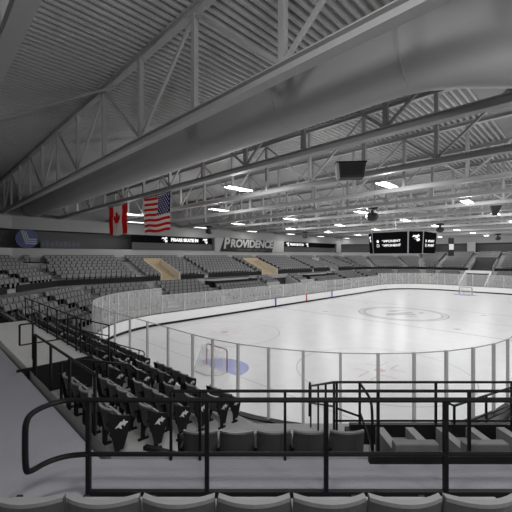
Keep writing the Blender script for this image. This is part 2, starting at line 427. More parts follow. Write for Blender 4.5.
# ------------------------------------------------------------------ seats
SW = .53
def seat_meshes():
    d = {}
    mb = MB(); n = 8; hw = .258; T = .035      # curved backrest, facing +y
    def pt(u, z, f):
        x = hw*u; bow = -.07*(1-u*u); lean = -(z-.42)*.20
        return (x*(1 if z < .7 else 1-.03*(z-.7)/.14), bow+lean+f, z)
    zs = [.40, .45, .62, .78, .83]
    for f, flip in ((0, False), (T, True)):
        for i in range(n):
            u0, u1 = -1+2*i/n, -1+2*(i+1)/n
            for k in range(len(zs)-1):
                q = [pt(u0,zs[k],f), pt(u1,zs[k],f), pt(u1,zs[k+1],f), pt(u0,zs[k+1],f)]
                mb.quad(*(q[::-1] if flip else q))
    for k in range(len(zs)-1):
        for u in (-1, 1): mb.quad(pt(u,zs[k],0), pt(u,zs[k],T), pt(u,zs[k+1],T), pt(u,zs[k+1],0))
    for i in range(n):
        u0, u1 = -1+2*i/n, -1+2*(i+1)/n; mb.quad(pt(u0,.40,0), pt(u0,.40,T), pt(u1,.40,T), pt(u1,.40,0))
    d['backrest'] = mb.mesh('backrest', M['seatb'])
    mb = MB(); 
    for i in range(n):
        u0, u1 = -1+2*i/n, -1+2*(i+1)/n
        a, b = Vector(pt(u0,.83,-.008)), Vector(pt(u1,.83,-.008)); a2, b2 = Vector(pt(u0,.83,T+.008)), Vector(pt(u1,.83,T+.008)); up = Vector((0,0,.016)); dn = Vector((0,0,-.012))
        mb.hexa([a+dn, b+dn, b2+dn, a2+dn, a+up, b+up, b2+up, a2+up])
    d['top_rim'] = mb.mesh('top_rim', M['seatedge'])
    mb = MB()       # tipped-up seat pan
    prof = [(.06,.40),(.20,.42),(.17,.58),(.11,.71),(.06,.72),(.05,.60)]
    pts = [(-.225, y, z) for y, z in prof]; mb.prism(pts, (.45, 0, 0))
    d['seat_pan'] = mb.mesh('seat_pan', M['seatp'])
    mb = MB().box(-.29, -.245, -.16, .24, .60, .635).box(-.285, -.25, .16, .22, .40, .60)
    mb.box(-.29, -.245, -.10, -.04, .40, .62)
    d['armrest'] = mb.mesh('armrest', M['black'])
    mb = MB().box(-.285, -.25, -.02, .06, 0, .42).beam((-.2675, -.08, .40), (-.2675, .20, .40), .035, .06).box(-.30, -.235, -.08, .14, 0, .03)
    mb.beam((-.2675,.02,.12), (-.2675,.19,.40), .03, .04)
    d['pedestal'] = mb.mesh('pedestal', M['blackm'])
    mb = MB().prism([(0,-.17,.84),(0,.06,.72),(0,.24,.66),(0,.24,.5),(0,.12,.12),(0,-.02,.12),(0,-.10,.44)], (.025,0,0))
    d['end_panel'] = mb.mesh('end_panel', M['black'])
    mb = MB()
    for poly in ([(-.03,.52),(.02,.57),(.06,.61),(.10,.60),(.12,.64),(.14,.60),(.20,.57),(.16,.55),(.13,.51),(.11,.55),(.07,.54),(.09,.48),(.05,.50),(.03,.53)],):
        mb.prism([(0, y, z) for y, z in poly], (.006,0,0))
    d['emblem'] = mb.mesh('emblem', M['emb'])
    # plain seat for the far rows
    mb = MB(); mb.hexa([(-.24,-.07,.40),(.24,-.07,.40),(.24,-.03,.40),(-.24,-.03,.40),(-.235,-.16,.84),(.235,-.16,.84),(.235,-.12,.84),(-.235,-.12,.84)])
    mb.cur = 1; mb.hexa([(-.22,.05,.40),(.22,.05,.40),(.22,.18,.42),(-.22,.18,.42),(-.22,.04,.76),(.22,.04,.76),(.22,.09,.76),(-.22,.09,.76)])
    mb.cur = 2; mb.box(-.285,-.25,-.05,.14,0,.60)
    d['plain'] = mb
    return d
SM = seat_meshes()
plain_me = SM['plain'].mesh('stadium_seat', [M['seatb'], M['seatf'], M['blackm']])
def mk(name, me, parent):
    o = bpy.data.objects.new(name, me); COL.objects.link(o); o.parent = parent; return o
GROUP_S = 'folding stadium seats in rows'
n_seat = 0
def detailed_seat(p, rz, label, ends=()):
    global n_seat; n_seat += 1
    r = empty('stadium_seat', p, rz, label, 'seat', GROUP_S)
    b = mk('backrest', SM['backrest'], r); mk('top_rim', SM['top_rim'], b)
    mk('seat_pan', SM['seat_pan'], r); mk('armrest', SM['armrest'], r); mk('pedestal', SM['pedestal'], r)
    if 'R' in ends:
        o = mk('armrest', SM['armrest'], r); o.location = (SW+.008, 0, 0); o = mk('pedestal', SM['pedestal'], r); o.location = (SW+.008, 0, 0)
        e = mk('end_panel', SM['end_panel'], r); e.location = (.285, 0, 0); m = mk('emblem', SM['emblem'], e); m.location = (.026, 0, 0)
    if 'L' in ends:
        e = mk('end_panel', SM['end_panel'], r); e.location = (-.32, 0, 0); m = mk('emblem', SM['emblem'], e); m.location = (-.007, 0, 0)
    return r
def plain_seat(p, rz, label):
    global n_seat; n_seat += 1
    o = bpy.data.objects.new('stadium_seat', plain_me); COL.objects.link(o); o.location = p; o.rotation_euler = (0,0,rz)
    return tag(o, label, 'seat', GROUP_S)
def project(p):
    d = p-CAM; s = (d.x+d.y)*Q; t = (d.x-d.y)*Q
    if s < .5: return None
    return 256+340*t/s, 256-340*d.z/s, s
def side_rz(side):   # seats face the rink: local +y -> -n
    n = SIDES[side][0]; return math.atan2(-n.y, -n.x)-PI/2
cand = []            # (s, pos, rz, label, isend, detailed)
def add_row(side, o, z, spans, rowdesc, blockdesc):
    # spans: list of (a0, a1, blockname)
    for a0, a1, bn in spans:
        n = int((a1-a0)/SW+.02)
        if n < 1: continue
        c = (a0+a1)/2
        for k in range(n):
            a = c+(k-(n-1)/2)*SW
            p = sp(side, o, a, z); q = project(p+Vector((0,0,.8)))
            q2 = project(p)
            vis = q and -30 < q[0] < 542 and q[1] < 530
            # local +x direction relative to a: seats face inward, local x = tau or -tau
            lab = '%s seat in %s, %s, %s from near end' % ('dark' if side == 'home' else 'grey', bn, rowdesc, ordn(n-k))
            cand.append((q[2] if vis else 1e9, p, side_rz(side), lab, 'L' if k == 0 else ('R' if k == n-1 else ''), side))
def blocks(side, o, inner, aislew=.95, skip=()):
    """split the side at offset o into blocks by aisle centres 'inner' (and half an aisle at each mitre)"""
    h = half(side, o)-aislew/2-.05
    edges = [-h]
    for c in sorted(inner):
        if -h+.6 < c < h-.6: edges += [c-aislew/2, c+aislew/2]
    edges.append(h); return [(edges[i], edges[i+1]) for i in range(0, len(edges), 2)]
def cutspan(spans, cuts):
    out = []
    for a, b, n in spans:
        segs = [(a, b)]
        for c0, c1 in cuts:
            ns = []
            for x, y in segs:
                if c1 <= x or c0 >= y: ns.append((x, y)); continue
                if x < c0: ns.append((x, c0))
                if c1 < y: ns.append((c1, y))
            segs = ns
        out += [(x, y, n) for x, y in segs if y-x > .5]
    return out
# aisle centres (coordinate a along side; a = -x on 'far', a = y on 'end', a = -y on 'home')
A_LOW = {'home': [CAM.y*-1-9.2, -(CAM.y+12.5), -(CAM.y+17.8), -(CAM.y+22.5)], 'farL': [0], 'far': [-22,-14,-5,5,13.8,20.5], 'farR': [0], 'end': [-6.5,-2.2,2.8,7], 'nearR': [0]}
A_UP = {'farL': [-2.5, 5], 'far': [-27,-20.6,-12,-3.0,2.6,11.5,20.3,29], 'farR': [-3.5,3.5], 'end': [-8,-2.1,2.7,8], 'nearR': [0]}
SIDEN = {'home':'near end stand', 'farL':'angled stand behind the platform', 'far':'long far stand', 'farR':'corner stand beyond the scoreboard', 'end':'distant end stand', 'nearR':'distant corner stand', 'nearL':'row by the walkway'}
WORDN = ['one','two','three','four','five','six','seven','eight','nine','ten','eleven']
SHORT = {'home':'end-stand', 'farL':'angled-stand', 'far':'far-side', 'farR':'scoreboard-corner', 'end':'distant-end', 'nearR':'distant-corner'}
def bname(sd, lv, bi, n):
    q = n-1-bi
    w_ = 'nearest' if q == 0 else ('farthest' if bi == 0 else ORD[q+1]+'-nearest')
    return '%s %s %s block' % (w_, lv, SHORT[sd])
PLAT = (-(CAM.y+17.7), -(CAM.y+10.0))     # a-range of the platform on 'home'
for sd in ('home', 'farL', 'far', 'farR', 'end', 'nearR'):
    for i in range(6):
        o = rowo(i); sp_ = []
        for bi, (a, b) in enumerate(blocks(sd, o, A_LOW[sd])):
            sp_.append((a, b, bname(sd, 'lower', bi, len(blocks(sd, o, A_LOW[sd])))))
        cuts = list(ZAM.get(sd, []))
        if sd == 'home' and i < 2: cuts.append((PLAT[0]-.3, PLAT[1]+.5))
        if sd == 'far' and i < 2: cuts += [(5.5, 13.3), (-13.5, -5.5)]
        if sd == 'far' and i > 2: cuts += [(-6, 5)]
        add_row(sd, o, rowz(i), cutspan(sp_, cuts), '%s row below walkway' % ORD[i+1], '')
for sd in ('farL', 'far', 'farR', 'end', 'nearR'):
    for j in range(NUP.get(sd, 7)):
        o = upo(j)
        sp_ = [(a, b, bname(sd, 'upper', bi, len(blocks(sd, o, A_UP[sd])))) for bi, (a, b) in enumerate(blocks(sd, o, A_UP[sd]))]
        cuts = [(a-.15, b+.15) for a, b in PORT.get(sd, [])] if j < 5 else []
        add_row(sd, o, upz(j), cutspan(sp_, cuts), '%s row above walkway' % ORD[j+1], '')
# row nearest the camera and the short row just beyond the walkway
for k in range(-4, 4):
    p = st(2.46, -.013+SW*k, 3.80)
    cand.append((.1, p, -PI/4, 'dark folding seat along the bottom edge of the view, %s in that row' % ORD[k+5], 'D', 'nearL'))
for k in range(5):
    t = -1.1+.545*(k+.5); p = st(5.12, t, 2.90)
    cand.append((.2, p, -PI/4, 'dark folding seat beyond the walkway rail, %s from the stairs towards the lounge chairs' % ORD[k+1], 'L' if k == 0 else 'D', 'nearL'))
cand.sort(key=lambda c: c[0])
NEAR = 296
for idx, (s, p, rz, lab, en, sd) in enumerate(cand[:NEAR]):
    full = lab if lab.startswith('dark') else lab
    if s < 19: detailed_seat(p, rz, full, (en,) if en in ('L', 'R') else ())
    else: plain_seat(p, rz, full)
rest = cand[NEAR:]
if rest:
    bv = np.array(SM['plain'].v); bf = SM['plain'].f; bm_ = SM['plain'].m; V = []; F = []; MI = []
    for k, c in enumerate(rest):
        cs, sn = math.cos(c[2]), math.sin(c[2]); R = np.array([[cs,sn,0],[-sn,cs,0],[0,0,1]])
        V.append(bv@R+np.array(c[1])); F += [tuple(i+k*len(bv) for i in f) for f in bf]; MI += bm_
    me = bpy.data.meshes.new('far_stadium_seats'); me.from_pydata(np.concatenate(V).tolist(), [], F)
    for m in (M['seatb'], M['seatf'], M['blackm']): me.materials.append(m)
    me.polygons.foreach_set('material_index', MI); me.update()
    o = bpy.data.objects.new('distant_stadium_seats', me); COL.objects.link(o)
    tag(o, 'mass of small grey folding seats filling the far and end stands', 'seats', kind='stuff')

# ------------------------------------------------------------------ upper stand front panels, portals, far boxes
def front_panel(side, a0, a1, label):
    o = 7.46; mb = MB()
    pts = [sp(side,o-.03,a0,ZA), sp(side,o-.03,a1,ZA), sp(side,o+.03,a1,ZA), sp(side,o+.03,a0,ZA)]
    mb.hexa([*pts, *[p+Vector((0,0,.55)) for p in pts]])
    tag(mb.build('balcony_front_panel', M['black']), label, 'balcony panel', 'black balcony front panels')
hf = half('far', 7.46); e = [-hf, -20.4, -17.4, -12.2, -11.8, -2.6, 1.2, 11.1, 11.7, 15.2, 18.0, hf]
lb = ['past the last stairway of the far stand', 'right of the grey stairway beyond the red line', 'between the tan stairwell and the grey stairway', 'under the team name sign', 'left of the cream stairwell, by the curved glass', 'x']
for k, (a, b) in enumerate([(-hf,-20.4),(-17.4,-12.3),(-11.7,-2.6),(1.2,11.1),(11.7,15.2),(18.0,hf)]):
    front_panel('far', a, b, 'black front panel of the upper far stand, ' + ['beyond the last stairway', 'just past the grey stairway', 'between the tan stairwell and grey stairway', 'under the team name sign', 'beside the cream stairwell on its far side', 'between cream stairwell and angled stand'][k])
front_panel('farL', -half('farL',7.46), -1.2, 'black front panel of the angled upper stand, towards the flags')
front_panel('farL', -.2, half('farL',7.46), 'black front panel of the angled upper stand, behind the pale platform')
front_panel('farR', -half('farR',7.46), half('farR',7.46), 'black front panel of the upper corner stand beyond the scoreboard')
front_panel('end', -half('end',7.46), -1.8, 'black front panel of the distant end stand, beyond the tunnel')
front_panel('end', 2.4, half('end',7.46), 'black front panel of the distant end stand, on the scoreboard side')

def portal(side, a0, a1, o1, m1, m2, label):
    r = empty('stairwell', sp(side, 7.5, (a0+a1)/2, ZA), 0, label, 'stairwell', 'stairwells through the upper stand')
    org = r.location
    def L(p): return p-org
    zt = lambda o: upz(0)+.30*(o-7.5)/.85+.55
    for a, nm, mm in ((a0, 'side_wall', m1), (a1, 'side_wall', m1)):
        for d in (0,):
            pa = [L(sp(side,7.42,a-.06,ZA)), L(sp(side,o1,a-.06,ZA)), L(sp(side,o1,a-.06,zt(o1))), L(sp(side,7.42,a-.06,zt(7.5)))]
            off = sp(side,7.42,a+.06,ZA)-sp(side,7.42,a-.06,ZA)
            MB().prism(pa, off).build('side_wall', mm, r)
    b = [L(sp(side,o1,a0,ZA)), L(sp(side,o1,a1,ZA)), L(sp(side,o1,a1,zt(o1)+.2)), L(sp(side,o1,a0,zt(o1)+.2))]
    MB().prism(b, SIDES[side][0]*.1).build('back_wall', m2, r)
    mb = MB()
    n = 8
    for k in range(n):
        oa = 7.5+(o1-7.5)*k/n; ob = 7.5+(o1-7.5)*(k+1)/n; z = ZA+.22*k
        pts = [L(sp(side,oa,a0,ZA-.02)), L(sp(side,oa,a1,ZA-.02)), L(sp(side,ob,a1,ZA-.02)), L(sp(side,ob,a0,ZA-.02))]
        mb.hexa([*pts, *[Vector((q.x,q.y,z+.0-org.z+ (0.05))) for q in pts]])
    mb.build('stairs', m2, r)
portal('far', 15.4, 17.8, 11.75, M['cream'], M['creamd'], 'cream walled stairwell in the far stand between the flags and team sign')
portal('far', -2.4, 1.0, 11.75, M['cream'], M['creamd'], 'tan stairwell in the far stand right under the team name sign')
portal('far', -20.2, -17.6, 11.75, M['ledge'], M['conc'], 'grey stairwell in the far stand between sign and scoreboard')
portal('end', -1.6, 2.2, 11.75, M['ledge'], M['recess'], 'grey walled stairwell in the distant end stand above the far goal')

# far lounge boxes
for a0, a1, lab in ((5.7, 13.1, 'long black lounge box in the far stand below the team sign'), (-13.3, -5.7, 'long black lounge box in the far stand past the red line')):
    r = empty('lounge_box', sp('far', 4.7, (a0+a1)/2, rowz(1)), 0, lab, 'lounge box', 'black lounge boxes in the far stand')
    org = r.location
    def bx(oa, ob, b0, b1, z0, z1, nm, m):
        pts = [sp('far',oa,b0,z0)-org, sp('far',oa,b1,z0)-org, sp('far',ob,b1,z0)-org, sp('far',ob,b0,z0)-org]
        MB().hexa([*pts, *[p+Vector((0,0,z1-z0)) for p in pts]]).build(nm, m, r)
    bx(3.9, 5.55, a0, a1, rowz(1), rowz(1)+.1, 'floor_panel', M['blackm'])
    bx(3.9, 4.0, a0, a1, rowz(1), 3.35, 'front_wall', M['black'])
    bx(3.9, 5.55, a0, a0+.1, rowz(1), 3.35, 'side_wall', M['black']); bx(3.9, 5.55, a1-.1, a1, rowz(1), 3.35, 'side_wall', M['black'])
    bx(5.45, 5.55, a0, a1, rowz(1), 3.6, 'back_wall', M['black'])

# tunnels through the lower stands
def tunnel(side, a0, a1, label, m):
    r = empty('entry_tunnel', sp(side, .6, (a0+a1)/2, 0), 0, label, 'tunnel')
    org = r.location
    def bx(oa, ob, b0, b1, z0, z1, z2, nm, mm):     # sloping top from z1 (inner) to z2 (outer)
        p = [sp(side,oa,b0,z0), sp(side,oa,b1,z0), sp(side,ob,b1,z0), sp(side,ob,b0,z0), sp(side,oa,b0,z1), sp(side,oa,b1,z1), sp(side,ob,b1,z2), sp(side,ob,b0,z2)]
        MB().hexa([q-org for q in p]).build(nm, mm, r)
    bx(.3, 5.6, a0-.1, a0+.12, 0, 1.2, 3.6, 'side_wall', m); bx(.3, 5.6, a1-.12, a1+.1, 0, 1.2, 3.6, 'side_wall', m)
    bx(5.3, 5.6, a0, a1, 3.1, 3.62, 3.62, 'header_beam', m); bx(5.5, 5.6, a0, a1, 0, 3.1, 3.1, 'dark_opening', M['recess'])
tunnel('end', -1.7, 2.3, 'white framed tunnel opening behind the distant goal', M['white'])
tunnel('far', -2.2, 2.2, 'light walled player tunnel behind the red line', M['ledge'])
# penalty benches in front of the far side tunnel
for a0, a1, lab in ((2.4, 4.9, 'pale penalty bench enclosure by the first blue line'), (-5.9, -2.4, 'pale penalty bench enclosure by the second blue line')):
    r = empty('penalty_bench', sp('far', .6, (a0+a1)/2, .85), 0, lab, 'bench enclosure', 'bench enclosures at the far boards'); org = r.location
    def bq(oa, ob, b0, b1, z0, z1, nm, m):
        pts = [sp('far',oa,b0,z0)-org, sp('far',oa,b1,z0)-org, sp('far',ob,b1,z0)-org, sp('far',ob,b0,z0)-org]
        MB().hexa([*pts, *[p+Vector((0,0,z1-z0)) for p in pts]]).build(nm, m, r)
    bq(.7, 2.9, a0, a0+.1, .85, 2.5, 'side_panel', M['ledge']); bq(.7, 2.9, a1-.1, a1, .85, 2.5, 'side_panel', M['ledge'])
    bq(2.8, 2.9, a0, a1, .85, 2.8, 'back_panel', M['platf']); bq(2.2, 2.7, a0+.1, a1-.1, 1.9, 2.05, 'bench_seat', M['blackm'])

# ------------------------------------------------------------------ platform in the near end stand
px0, px1 = CAM.x+1.98, CAM.x+3.42; py0, py1 = CAM.y+10.0, CAM.y+17.6
pl = empty('viewing_platform', ((px0+px1)/2, (py0+py1)/2, 1.5), 0, 'pale concrete viewing platform with black edge in the near end stand', 'platform')
o = MB().box(px0-pl.location.x, px1-pl.location.x, py0-pl.location.y, py1-pl.location.y, 0, 2.02).build('slab', M['platf'], pl)
MB().box(px0-pl.location.x-.25, px1-pl.location.x+.06, py0-.08-pl.location.y, py0-pl.location.y, 1.2, 2.05).build('black_edge', M['black'], pl)
MB().box(px1-pl.location.x, px1-pl.location.x+.06, py0-pl.location.y, py1-pl.location.y, 1.5, 2.05).build('black_edge', M['black'], pl)
MB().box(px0-pl.location.x, px1-pl.location.x+.06, py1-pl.location.y, py1+.06-pl.location.y, 1.5, 2.05).build('black_edge', M['black'], pl)

# ------------------------------------------------------------------ railings
def railing(label, path, rails, r, posts, base, cat='railing', extra=()):
    """path: list of world (x,y,z) of the top rail; rails: drops below the top; posts: list of (point, z_bottom)"""
    p0 = Vector(path[0]); e = empty('guard_railing', (p0.x, p0.y, base), 0, label, cat, 'black guard railings')
    org = e.location
    for k, d in enumerate(rails):
        MB().tube([Vector(p)-org-Vector((0,0,d)) for p in path], r if k == 0 else r*.85, 8).build('top_rail' if k == 0 else 'lower_rail', M['rail'], e)
    for p, zb in posts:
        p = Vector(p); MB().beam(p-org, Vector((p.x,p.y,zb))-org, r*1.6, r*1.6, up=(Q,Q,0)).build('post', M['rail'], e)
    for pts, rr in extra:
        pts = [Vector(p) for p in pts]
        for _ in range(2):
            pts = [pts[0]]+[q for a_, b_ in zip(pts[:-1], pts[1:]) for q in (a_.lerp(b_,.25), a_.lerp(b_,.75))]+[pts[-1]]
        MB().tube([Vector(p)-org for p in pts], rr, 8).build('end_loop', M['rail'], e)
    return e
# A: main rail across the foreground
zA, zM = 4.636, 4.0
e = railing('thick black guard rail crossing the whole foreground with rounded end', [st(4,-1.97,zA), st(4,5.2,zA)], [0, zA-zM], .031,
    [(st(4,(u-256)/85.0,zA), ZA) for u in (88.5, 207, 326, 445.5, 564)], ZA,
    extra=[([st(4,-1.97,zA), st(4,-2.2,zA), st(3.93,-2.33,zA), st(3.72,-2.43,zA), st(3.62,-2.455,zA-.06), st(3.62,-2.46,zA-.3), st(3.62,-2.455,zM+.05), st(3.66,-2.44,zM), st(3.85,-2.37,zM), st(3.97,-2.2,zM), st(4,-1.97,zM)], .031)])
a, b = st(4,-1.97,ZA), st(4,5.2,ZA)
MB().beam(a+Vector((0,0,.035))-e.location, b+Vector((0,0,.035))-e.location, .06, .07).build('base_curb', M['rail'], e)
# B: rail behind the short seat row
zB = 4.455
railing('thinner black rail standing just behind the short seat row', [st(4.72,-1.18,zB), st(4.72,6.2,zB)], [0], .022,
    [(st(4.72,(u-256)/72.0,zB), 3.42) for u in (171, 200, 285, 378, 469, 560)], 3.42)
# C: rail on the lounge box front wall
zC_, sC = 4.14, 5.9
railing('black two-bar rail on the wall in front of the lounge chairs', [st(sC,1.353,zC_), st(sC,7.0,zC_)], [0, .67], .022,
    [(st(sC,t,zC_), 2.95) for t in (1.353, 1.40, 1.80, 3.12, 4.44, 5.8)], 2.95,
    extra=[([st(sC,1.80,zC_-.02), st(5.37,1.80,zC_-.04), st(5.25,1.80,zC_-.2), st(5.25,1.80,3.0)], .022),
           ([st(sC,1.80,zC_-.52), st(5.5,1.80,zC_-.66), st(5.3,1.82,3.3)], .02), ([st(sC,1.40,zC_-.45), st(5.9,1.82,zC_-.60)], .02)])
# stair handrail going down beside it
railing('short sloping stair handrail running down towards the glass, beside the rail posts', [st(5.9,1.353,4.14), st(8.4,1.353,3.12)], [0, .42], .022,
    [(st(8.4,1.353,3.12), 2.1), (st(7.4,1.353,3.53), 2.2), (st(6.6,1.353,3.86), 2.5)], 2.1,
    extra=[([st(8.4,1.353,3.12), st(8.55,1.34,3.2), st(8.55,1.34,2.3)], .022)])
railing('sloping stair handrail with angular end beside the lounge chairs', [st(5.9,3.44,3.73), st(7.0,5.27,3.63), st(9.0,8.6,3.5)], [0, .36], .02,
    [(st(5.9,3.44,3.73), 3.3), (st(6.5,4.4,3.68), 3.0), (st(7.3,5.7,3.6), 2.6)], 2.6,
    extra=[([st(5.9,3.44,3.73), st(5.8,3.2,3.86), st(5.8,3.2,3.3), st(5.9,3.44,3.37)], .02)])
# E: rail along the back of the end stand
X2 = CAM.x+2.0
def hp(X, Y, z): return Vector((CAM.x+X, CAM.y+Y, z))
railing('black guard rail along the walkway behind the nearest end stand block', [hp(2.0,9.4,4.46), hp(2.0,5.55,4.46)], [0], .025,
    [(hp(2.0,Y,4.46), ZA) for Y in (9.37, 8.09, 6.85, 5.6)], ZA,
    extra=[([hp(2.0,9.4,4.46), hp(2.0,9.5,4.40), hp(2.0,9.52,3.6)], .035)])
# D: rail across the platform's near end
railing('black rail across the near end of the pale platform', [hp(1.95,10.85,4.5), hp(3.4,10.85,4.5)], [0, .55], .022,
    [(hp(1.95,10.85,4.5), 3.95), (hp(2.25,10.85,4.5), 3.52), (hp(3.35,10.85,4.5), 3.52)], 3.52)
# F: rail along the platform's rink side
railing('black multi-bar rail along the rink side of the pale platform', [hp(3.38,17.6,4.5), hp(3.38,10.6,4.5), hp(4.2,10.6,4.2)], [0, .33, .66], .02,
    [(hp(3.38,17.6-1.17*k,4.5), 3.5) for k in range(7)]+[(hp(4.2,10.6,4.2), 2.9)], 3.0)
# stair handrails with rounded ends near the glass
for (xe, dy, lab) in ((6.2, 12.5, 'looped stair handrail nearer the camera above the end stand seats'), (5.35, 12.95, 'looped stair handrail behind its twin above the end stand seats')):
    def zz(X): return 3.5-(X-4.3)*.45
    railing(lab, [hp(4.0,dy,zz(4.0)), hp(xe,dy,zz(xe))], [0, .32], .02,
        [(hp(X,dy,zz(X)), zz(X)-1.05) for X in (4.3, 5.15, xe-.1)], 2.0,
        extra=[([hp(xe,dy,zz(xe)), hp(xe+.1,dy,zz(xe)-.06), hp(xe+.12,dy,zz(xe)-.16), hp(xe+.1,dy,zz(xe)-.27), hp(xe,dy,zz(xe)-.32)], .02)])
railing('curved black stair handrail in the gap beside the nearest end stand block', [hp(2.5,9.2,3.75), hp(3.0,9.2,3.7), hp(4.2,9.2,3.3), hp(4.4,9.2,3.1), hp(4.4,9.2,2.5)], [0], .03,
    [(hp(2.5,9.2,3.75), 2.85), (hp(3.6,9.2,3.5), 2.6)], 2.5)
tag(MB().beam(st(6.05,-1.98,2.93), st(5.75,-1.2,2.93), .09, .07).build('step_nosing', M['black']), 'black bar lying across the stair step left of the short seat row', 'step edge')

# ------------------------------------------------------------------ lounge box beside the short seat row
lb_ = empty('lounge_enclosure', st(5.2, 3.5, 2.9), -PI/4, 'black low walled enclosure holding the grey lounge chairs', 'enclosure')
def lb_box(t0, t1, s0, s1, z0, z1, nm, m):
    MB().box(t0-3.5, t1-3.5, s0-5.2, s1-5.2, z0-2.9, z1-2.9).build(nm, m, lb_)
lb_box(1.63, 8.5, 5.86, 5.95, 2.9, 3.42, 'front_wall', M['black']); lb_box(1.55, 1.63, 4.68, 5.95, 2.9, 3.35, 'side_wall', M['black'])
lb_box(1.55, 8.5, 4.62, 4.70, 3.42, 3.60, 'back_rail', M['black']); lb_box(1.63, 8.5, 4.70, 5.86, 2.9, 3.08, 'raised_floor', M['conc'])
def make_lounge():
    r = empty('lounge_chair')
    def b(x0,x1,y0,y1,z0,z1,nm,m):
        mb = MB().box(x0,x1,y0,y1,z0,z1); o = mb.build(nm, m, r)
        bv = o.modifiers.new('bevel', 'BEVEL'); bv.width = .015; bv.segments = 2; return o
    for x in (-.31, .18):
        MB().prism([(x,-.28,.0),(x,.38,.0),(x,.38,.44),(x,-.28,.47)], (.13,0,0)).build('armrest', M['loungetop'], r)
    b(-.31,.31,-.42,-.28,.05,.60,'backrest',M['lounge']); b(-.18,.18,-.28,.34,.05,.30,'seat_cushion',M['lounge'])
    b(-.29,.29,-.40,.34,0,.05,'base',M['black'])
    return r
lc = make_lounge()
for k in range(5):
    c = lc if k == 0 else copy_tree(lc)
    c.location = st(5.2, 2.27+.99*k, 3.081); c.rotation_euler = (0,0,-PI/4)
    tag(c, ['grey lounge chair next to the short seat row', 'grey lounge chair second from the short seat row', 'grey lounge chair third from the short seat row', 'grey lounge chair fourth from the short seat row','grey lounge chair fifth from the short seat row'][k], 'lounge chair', 'grey lounge chairs in the black enclosure')

# ------------------------------------------------------------------ roof trusses
HB, HT = CAM.z+4.0, ZC
TY0, TY1 = -27.2, 27.2
def truss_meshes():
    d = {}
    mb = MB(); mb.box(-.15,.15,TY0,TY1,0,.03).box(-.012,.012,TY0,TY1,.03,.24).box(-.15,.15,TY0,TY1,.24,.27); d['bc'] = mb.mesh('bottom_chord', M['steel'])
    mb = MB(); h = HT-HB; mb.box(-.12,.12,TY0,TY1,h-.03,h).box(-.012,.012,TY0,TY1,h-.22,h-.03).box(-.12,.12,TY0,TY1,h-.25,h-.22); d['tc'] = mb.mesh('top_chord', M['steel'])
    d['v'] = MB().box(-.08,.08,-.08,.08,.27,h-.25).mesh('vertical_strut', M['steel'])
    d['g+'] = MB().beam((0,0,.27),(0,3.4,h-.25),.09,.09).mesh('diagonal_strut', M['steel'])
    d['g-'] = MB().beam((0,0,.27),(0,-3.4,h-.25),.09,.09).mesh('diagonal_strut', M['steel'])
    return d
TM = truss_meshes()
TXS = [1.25, 5.8]+[11.05+5.1*k for k in range(14)]
for n, X in enumerate(TXS):
    t = empty('roof_truss', (CAM.x+X, 0, HB), 0, 'grey steel roof truss spanning the rink, %s from the camera' % ordn(n+1), 'roof truss', 'steel roof trusses')
    mk('bottom_chord', TM['bc'], t); mk('top_chord', TM['tc'], t)
    for k in range(-7, 8):
        o = mk('vertical_strut', TM['v'], t); o.location = (0, 3.4*k, 0)
        if k % 2:     # bottom nodes at odd multiples
            for nm in ('g+', 'g-'):
                o = mk('diagonal_strut', TM[nm], t); o.location = (0, 3.4*k, 0)
# slender brace under the deck between the first two trusses
tag(MB().tube([hp(5.8,14.0,13.3), hp(1.25,25.6,13.3)], .05, 8).build('roof_brace', M['steel']), 'thin grey diagonal brace rod under the roof deck between nearest trusses', 'brace')

# ------------------------------------------------------------------ ventilation duct
du = empty('ventilation_duct', hp(8.6, 20, CAM.z+5.0), 0, 'huge round grey ventilation duct running across under the roof', 'duct')
org = du.location
def dp(X, Y, H): return hp(X, Y, CAM.z+H)-org
path = [dp(8.6, 42.2-1.0*k, 5.0) for k in range(39)]+[dp(8.62,3.4,5.0), dp(8.7,2.8,4.95), dp(8.9,2.1,4.85), dp(9.25,1.4,4.74), dp(9.7,.75,4.66), dp(10.3,.1,4.62), dp(11,-.6,4.6), dp(11.8,-1.4,4.6), dp(12.6,-2.2,4.6)]
MB().tube(path, .92, 28).build('duct_body', M['duct'], du, smooth=True)
for k, Y in enumerate((3.2, 7.0, 11, 15, 19, 23, 27, 31, 35, 39)):
    MB().tube([dp(8.6,Y-.03,5.0), dp(8.6,Y+.03,5.0)], .927, 28).build('seam_band', M['steel'], du)
MB().tube([dp(8.6,42.4,5.0), dp(8.6,41.6,5.0)], 1.05, 24).build('wall_collar', M['wall'], du)

# ------------------------------------------------------------------ ceiling fixtures
FX = [(-24.3,-.1),(-19.1,-6.8),(-19.3,8.0),(-9.4,16.5),(.9,24.6),(-9.5,24.4),(-9.3,8.2),(1.2,16.7),(10.6,24.4),(1.2,8.5),(-9.2,0),(11.0,16.6),(20.8,24.8),
      (11.3,8.4),(21.3,16.8),(30.7,24.6),(-9.0,-8.4),(1.1,-8.4),(11.2,-8.3),(11.1,0),(21,0),(30.7,0),(40.8,0),(40.4,8.2),(1.0,0),(-19.4,23.6),(-23.4,16.5),
      (21,8.4),(30.7,8.4),(30.7,16.6),(40.6,16.6),(21,-8.4),(30.7,-8.4),(40.6,-8.4),
      (-42,1.5),(-38.6,-17.6),(-30,-22),(-18,-22),(-5,-22),(-41,-18.5),(-36.3,-13.2),(-34,-19),(-17.5,-14.6),(-6,-14.6),(5,-14.6),(16,-14.4)]  # this last line: unseen lamps added to brighten the foreground and near ice
fx = None
def rowname(x, y):
    return 'added unseen row on the camera side' if y < -12 or x < -35 else 'row over the near boards' if y < -5 else 'row over mid ice' if y < 3 else 'row over the far half ice' if y < 12 else 'row over the far boards' if y < 20 else 'row along the far wall'
from collections import defaultdict
rows = defaultdict(list)
